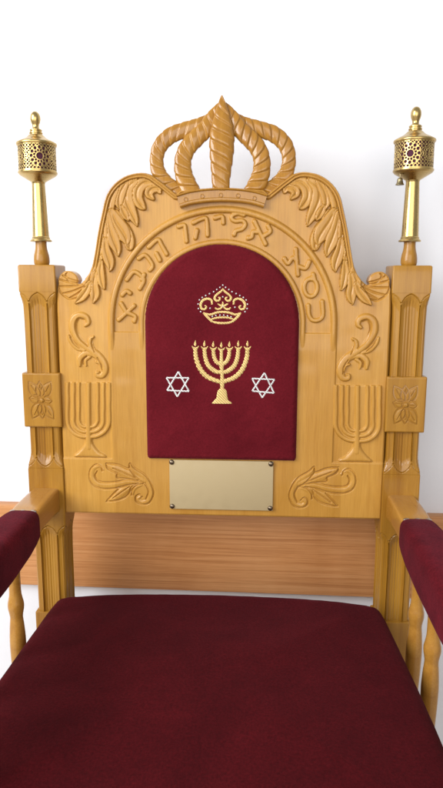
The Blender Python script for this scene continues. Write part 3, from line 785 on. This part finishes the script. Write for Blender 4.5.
# the square block's flower is a thin carved face let into the front of the block
def flower_mesh():
    Rf = Relief(-0.0335, 0.0335, -0.0482, 0.0482, 0.0006)
    Kf = 6.85; u = 0.00172/Kf
    f = lambda pts: np.array([((p[0]-160)*u, (238-p[1])*u, p[2]*u) for p in pts])
    def petal(cx, cy, tx, ty, w):
        dx, dy = tx-cx, ty-cy; L = math.hypot(dx, dy); nx, ny = -dy/L, dx/L
        Rf.ridge(f([(cx+dx*0.15, cy+dy*0.15, w*0.4), (cx+dx*0.5, cy+dy*0.5, w*0.95), (cx+dx*0.8, cy+dy*0.8, w*0.6), (tx, ty, 3)]), 0.0006, 0.0, 0, power=2)
        for s in (-1, 1):
            Rf.groove(f([(cx+dx*0.12, cy+dy*0.12, 4), (cx+dx*0.35+s*nx*w*1.1, cy+dy*0.35+s*ny*w*1.1, 5), (cx+dx*0.68+s*nx*w*1.1, cy+dy*0.68+s*ny*w*1.1, 5), (tx, ty, 4)]), 0.0034)
        Rf.groove(f([(cx+dx*0.2, cy+dy*0.2, 2.5), (cx+dx*0.8, cy+dy*0.8, 3)]), 0.0016)
    for tx, ty, w in ((150, 103, 24), (162, 370, 24), (74, 222, 24), (236, 242, 24), (74, 106, 28), (232, 104, 28), (90, 370, 28), (242, 374, 28)):
        petal(158, 238, tx, ty, w)
    a = np.linspace(0, 2*PI, 17); Rf.G *= 1-np.exp(-((np.hypot(Rf.X, Rf.Z))/(15*u))**4)
    Rf.H += 0.0016*np.sqrt(np.clip(1-(np.hypot(Rf.X+0.0005, Rf.Z)/(20*u))**2, 0, 1))
    Rf.groove(f([(158+24*math.cos(t), 238+24*math.sin(t), 5) for t in a]), 0.0016)
    w, h = 0.0332, 0.0479
    sdq = np.maximum(np.abs(Rf.X)-w, np.abs(Rf.Z)-h)
    Rf.H -= 0.0010*(1-ss(-sdq, 0.0, 0.0016))
    ob = Rf.emit(sdq, lambda a, b, h: np.stack([a, -h, b], -1), -0.003, {0: 'carved_flower'}, {0: WOOD_POST})[0]
    me = ob.data; bpy.data.objects.remove(ob); return me
flower_me = flower_mesh()
peg_me = lathe_mesh('finial_peg', [tuple(q) for q in smooth_prof([(0.0118, 0.0), (0.0134, 0.004), (0.0138, 0.010), (0.0128, 0.018), (0.0108, 0.026), (0.0098, 0.034), (0.0100, 0.046), (0.0100, 0.058)], 40)], 40)
peg_me.materials.append(WOOD_POST)
post_me.materials.append(WOOD_POST)
for sx in (-1, 1):
    p = bpy.data.objects.new('post', post_me); COL.objects.link(p); p.parent = chair; p.location = (sx*PXC, PYC, 0)
    f = bpy.data.objects.new('carved_flower', flower_me); COL.objects.link(f); f.parent = p
    f.location = (0, -PA-0.0022, EYE-0.2164)
    g = bpy.data.objects.new('finial_peg', peg_me); COL.objects.link(g); g.parent = p; g.location = (0, 0, EYE+0.0190)

# --- arms with padded tops ---------------------------------------------------
def arm_rings():
    rg = []
    for y, zt, zb, w in [(0.0005, -0.3795, -0.426, 0.0242), (-0.02, -0.3787, -0.423, 0.0244), (-0.05, -0.3785, -0.421, 0.0246), (-0.09, -0.3795, -0.42, 0.0248), (-0.13, -0.382, -0.421, 0.0248), (-0.30, -0.384, -0.423, 0.0248), (-0.50, -0.384, -0.423, 0.0248), (-0.535, -0.386, -0.424, 0.024)]:
        rg.append((y, zt, zb, w))
    rg = catmull(np.array(rg), 50); out = []
    m = 48; th = np.linspace(0, 2*PI, m, endpoint=False)
    for y, zt, zb, w in rg:
        c = np.sign(np.cos(th))*np.abs(np.cos(th))**0.22; s = np.sign(np.sin(th))*np.abs(np.sin(th))**0.22
        out.append(np.stack([w*c, np.full(m, y), (zt+zb)/2+(zt-zb)/2*s+EYE], -1))
    return out
arm_me = loft_mesh('armrest', arm_rings(), True, 45, flip=False); arm_me.materials.append(WOOD_ARM)
def pad_rings():
    key = np.array([(-0.1180, 0.0255, -0.3815, -0.4265), (-0.1186, 0.0268, -0.3788, -0.4300), (-0.1206, 0.0282, -0.3770, -0.4325), (-0.135, 0.0296, -0.3745, -0.4365), (-0.17, 0.0315, -0.3720, -0.4410), (-0.25, 0.0335, -0.3705, -0.445), (-0.36, 0.0345, -0.370, -0.446), (-0.46, 0.034, -0.371, -0.444), (-0.50, 0.030, -0.374, -0.438), (-0.512, 0.024, -0.382, -0.43)])
    m = 72; th = np.linspace(0, 2*PI, m, endpoint=False); out = []
    K2 = np.array([np.interp(np.linspace(0, 1, 90), np.linspace(0, 1, len(key)), key[:, k]) for k in range(4)]).T
    for i, (y, w, zt, zb) in enumerate(K2):
        e = 0.5 if i > 26 else 0.36+0.14*i/26
        c = np.sign(np.cos(th))*np.abs(np.cos(th))**e; s = np.sign(np.sin(th))*np.abs(np.sin(th))**e
        scallop = 0.0012*np.sin(np.cos(th)*9)*(i < 3)
        out.append(np.stack([w*c, np.full(m, y)+scallop+0.0008*np.sin(7*th+i*0.3)*(i < 12), (zt+zb)/2+(zt-zb)/2*s+EYE], -1))
    return out
pad_me = loft_mesh('arm_pad', pad_rings(), True, None); pad_me.materials.append(VELVET_ARM)
tack_me = lathe_mesh('tack', [(0.0044, -0.0015), (0.0044, 0.0002), (0.0036, 0.0010), (0.0016, 0.0014)], 16); tack_me.materials.append(STEEL)
bal_prof = smooth_prof([(0.0125, -0.735), (0.0135, -0.725), (0.0100, -0.716), (0.0092, -0.700), (0.0108, -0.670), (0.0126, -0.630), (0.0130, -0.600), (0.0116, -0.575), (0.0103, -0.560), (0.0112, -0.552), (0.0128, -0.543), (0.0128, -0.535), (0.0110, -0.526), (0.0096, -0.515), (0.0094, -0.490), (0.0100, -0.465), (0.0108, -0.43)], 120)
bal_me = lathe_mesh('baluster', [(r, z+EYE) for r, z in bal_prof], 36, sharp=None); bal_me.materials.append(WOOD_ARM)
AX = 0.3195
for sx in (-1, 1):
    a = bpy.data.objects.new('armrest', arm_me); COL.objects.link(a); a.parent = chair; a.location = (sx*AX, 0, 0)
    b = bpy.data.objects.new('arm_pad', pad_me); COL.objects.link(b); b.parent = a
    for dx in (-0.017, 0.0, 0.017):
        tk = bpy.data.objects.new('tack', tack_me); COL.objects.link(tk); tk.parent = a
        tk.location = (dx, -0.1172+random.uniform(-0.0006, 0.0006), EYE-0.3797); tk.rotation_euler = (0.25, 0, 0); tk.scale = (1.25, 0.75, 1.2)
    for y in ((-0.15, -0.265, -0.365, -0.465) if sx < 0 else (-0.113, -0.213, -0.335, -0.445)):
        q = bpy.data.objects.new('baluster', bal_me); COL.objects.link(q); q.parent = chair; q.location = (sx*0.3275, y, 0.010 if sx < 0 else -0.006)
    link('side_rail', box_mesh('side_rail', sx*0.3185-0.028, sx*0.3185+0.028, -0.52, 0.002, EYE-0.80, EYE-0.733, 0.003), WOOD_ARM, chair)
    link('front_leg', box_mesh('front_leg', sx*0.3185-0.029, sx*0.3185+0.029, -0.575, -0.518, 0.0, EYE-0.42, 0.004), WOOD_POST, chair)
link('seat_frame', box_mesh('seat_frame', -0.2885, 0.2885, -0.545, -0.012, EYE-0.735, EYE-0.640, 0.003), WOOD_ARM, chair)

# --- seat cushion -------------------------------------------------------------
Rs = Relief(-0.33, 0.33, -0.585, 0.01, 0.0016)
sh = catmull(np.array([(0.262, -0.040), (0.281, -0.052), (0.2865, -0.075), (0.290, -0.13), (0.296, -0.25), (0.300, -0.36), (0.302, -0.52), (0.298, -0.556), (0.27, -0.572)]), 60)
bk = catmull(np.array([(0.0, -0.0165), (0.12, -0.0205), (0.20, -0.028), (0.262, -0.040)]), 20)
rt = np.vstack([bk, sh[1:]])
lf = mirror(rt); lf[:, 0] -= 0.010*ss(-lf[:, 0], 0.1, 0.28)
outs = np.vstack([rt, lf[::-1]])[::-1]
sds = poly_sdf(Rs.X, Rs.Z, outs); ds = -sds
t_ = np.clip(ds/0.032, 0, 1)
Rs.H = -0.028+0.030*(1-(1-t_)**2.4)**(1/2.4)+0.012*ss(ds, 0.0, 0.26)+soft_noise(Rs.X.shape, (9, 8), 0.0007)*ss(ds, 0.01, 0.05)+soft_noise(Rs.X.shape, (40, 36), 0.00015)*(1-ss(ds, 0.01, 0.06))
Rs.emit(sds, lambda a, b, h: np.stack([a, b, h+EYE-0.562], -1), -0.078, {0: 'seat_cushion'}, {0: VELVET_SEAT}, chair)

# ------------------------------------------------------------------ brass finials on the posts' pegs
def filigree(rad, z0, z1):
    nu, nv = 560, 118
    u = np.linspace(0, 2*PI, nu, endpoint=False); v = np.linspace(0, 1, nv)
    H = z1-z0
    uc = (u+PI/nu)[None, :]*rad; vc = (0.5*(v[:-1]+v[1:])*H)[:, None]
    uu, vv = np.broadcast_arrays(uc, vc); per = 2*PI*rad/3
    hole = np.zeros(uu.shape, bool); taken = np.zeros(uu.shape, bool)
    def rel(k, off): 
        d = (uu-(k*per+off)+PI*rad) % (2*PI*rad)-PI*rad; return d, vv-H/2
    for k in range(3):
        x, y = rel(k, 0.0); r = np.hypot(x, y); a = np.arctan2(y, x)
        hole |= r < 0.0056; taken |= r < 0.0176
        f12 = np.abs(((a/(2*PI)*12) % 1)-0.5)*2                                  # ring of twelve drops
        hole |= (r > 0.0074) & (r < 0.0108) & (f12 < 0.80-(r-0.0074)*80)
        f12b = np.abs(((a/(2*PI)*12+0.5) % 1)-0.5)*2
        hole |= (r > 0.0114) & (r < 0.0168) & (f12b < 0.68*np.sin(np.clip((r-0.0114)/0.0054, 0, 1)*PI)**0.6)
        x, y = rel(k, per/2); r = np.hypot(x, y); a = np.arctan2(y, x)
        f8 = np.abs(((a/(2*PI)*8) % 1)-0.5)*2
        hole |= (r > 0.0022) & (r < 0.0072) & (f8 < 0.82*np.sin(np.clip((r-0.0022)/0.005, 0, 1)*PI)**0.8)
        f16 = np.abs(((a/(2*PI)*16) % 1)-0.5)*2
        hole |= (r > 0.0084) & (r < 0.0112) & (f16 < 0.74*np.sin(np.clip((r-0.0084)/0.0028, 0, 1)*PI))
        hole |= (r < 0.0010); taken |= r < 0.0122
    p = 0.0060
    gx = ((uu/(2*PI*rad)*round(2*PI*rad/p)) % 1)-0.5; gy = ((vv/p+0.02) % 1)-0.5
    dia = (np.abs(gx)+np.abs(gy) < 0.40); gx2 = ((gx+1.0) % 1)-0.5; gy2 = ((gy+1.0) % 1)-0.5
    small = np.hypot(gx2, gy2) < 0.23
    hole |= (dia | small) & ~taken
    hole &= (vv > 0.0014) & (vv < H-0.0014)
    V, Q, off = [], [], 0
    for rr, rev in ((rad, False), (rad-0.0008, True)):
        P = np.stack([np.broadcast_to(rr*np.cos(u)[None, :], (nv, nu)), np.broadcast_to(rr*np.sin(u)[None, :], (nv, nu)), np.broadcast_to((z0+H*v)[:, None], (nv, nu))], -1)
        q = grid_quads(nv, nu, True, off)[(~hole).ravel()]
        V.append(P.reshape(-1, 3)); Q.append(q[:, ::-1] if rev else q); off += nu*nv
    # the cut edges of the sheet between its outer and inner skin
    hq = hole
    edges = []
    idx = lambda i, j: i*nu+(j % nu)
    I, J = np.nonzero(hq)
    for di, dj, c0, c1 in ((0, 1, (0, 1), (1, 1)), (0, -1, (1, 0), (0, 0)), (1, 0, (1, 1), (1, 0)), (-1, 0, (0, 0), (0, 1))):
        i2, j2 = I+di, (J+dj) % nu
        ok = (i2 >= 0) & (i2 < nv-1); ok[ok] = ~hq[i2[ok], j2[ok]]
        a = idx(I[ok]+c0[0], J[ok]+c0[1]); b = idx(I[ok]+c1[0], J[ok]+c1[1])
        edges.append(np.stack([a, b, b+nu*nv, a+nu*nv], -1))
    me = raw_mesh('filigree_drum', np.vstack(V), np.vstack(Q+edges))
    return me
def sm(p, n=24): return [tuple(q) for q in catmull(np.array(p, float), n)]
b0 = 0.0                                              # finial's own zero: foot of the brass socket
stem = [(0.0102, 0.0), (0.0182, 0.0), (0.0188, 0.0012), (0.0180, 0.0030), (0.0160, 0.0042), (0.0152, 0.0058), (0.0156, 0.0070), (0.0142, 0.0086), (0.0140, 0.012), (0.0124, 0.060), (0.0110, 0.100), (0.0112, 0.1015)]
cup = [(0.0109, 0.098), (0.0118, 0.1015)]+sm([(0.0125, 0.102), (0.0200, 0.1065), (0.0300, 0.1125), (0.0322, 0.1150)], 16)+[(0.0330, 0.1156), (0.0334, 0.1170), (0.0330, 0.1186), (0.0318, 0.1190), (0.030, 0.1192)]
lid = [(0.030, 0.1620), (0.0334, 0.1620), (0.0342, 0.1632), (0.0342, 0.1652), (0.0334, 0.1664), (0.0322, 0.1668)]+sm([(0.0312, 0.1676), (0.0270, 0.1700), (0.0190, 0.1740), (0.0120, 0.1800)], 16)+[(0.0098, 0.1806), (0.0098, 0.1816), (0.0112, 0.1824), (0.0112, 0.1840), (0.0094, 0.1850), (0.0094, 0.1860), (0.0104, 0.1868), (0.0104, 0.1884), (0.0086, 0.1898)]
knob = sm([(0.0072, 0.189), (0.0056, 0.1925), (0.0058, 0.1965), (0.0076, 0.2010), (0.0086, 0.2060), (0.0080, 0.2115), (0.0058, 0.2160), (0.0028, 0.2185), (0.0006, 0.2190)], 40)
fin_parts = [('stem', lathe_mesh('stem', stem, 56), BRASS), ('cup', lathe_mesh('cup', cup, 64), BRASS), ('filigree_drum', filigree(0.0318, 0.1188, 0.1624), BRASS),
             ('lining', lathe_mesh('lining', [(0.0298, 0.1190), (0.0298, 0.1622)], 56), LINING), ('lid', lathe_mesh('lid', lid, 64), BRASS), ('knob', lathe_mesh('knob', knob, 40, sharp=None), BRASS)]
for nm, me, mt in fin_parts: me.materials.append(mt)
def finial(loc, rz, tilt, label):
    e = empty('brass_finial', loc); e.rotation_euler = (tilt[0], tilt[1], rz)
    e.scale = (1, 1, 0.985)
    tag(e, label, 'finial', 'brass finials on the throne posts')
    for nm, me, mt in fin_parts:
        q = bpy.data.objects.new(nm, me); COL.objects.link(q); q.parent = e
    return e
FZ = EYE+0.0592
fl_ = finial((-PXC+0.0005, PYC, FZ), math.radians(-90+26), (0, math.radians(-0.8)), 'openwork brass finial without a bell on the left throne post')
fr_ = finial((PXC-0.0005, PYC, FZ), math.radians(-90-24), (0, math.radians(0.6)), 'openwork brass finial with a small bell on the right throne post')
# the little bell under the right drum
bell = lathe_mesh('bell', [(0.0066, 0.0), (0.0072, 0.0004), (0.0070, 0.0014)]+sm([(0.0060, 0.0024), (0.0048, 0.0060), (0.0044, 0.0090), (0.0034, 0.0112), (0.0012, 0.0120)], 16)+[(0.0009, 0.0122), (0.0009, 0.0180)], 32)
bo = link('bell', bell, BELL, fr_); bo['label'] = 'tarnished dark bell'
ang = math.radians(180)-fr_.rotation_euler.z+math.radians(28)
bo.location = (0.0268*math.cos(ang), 0.0268*math.sin(ang), 0.0925)
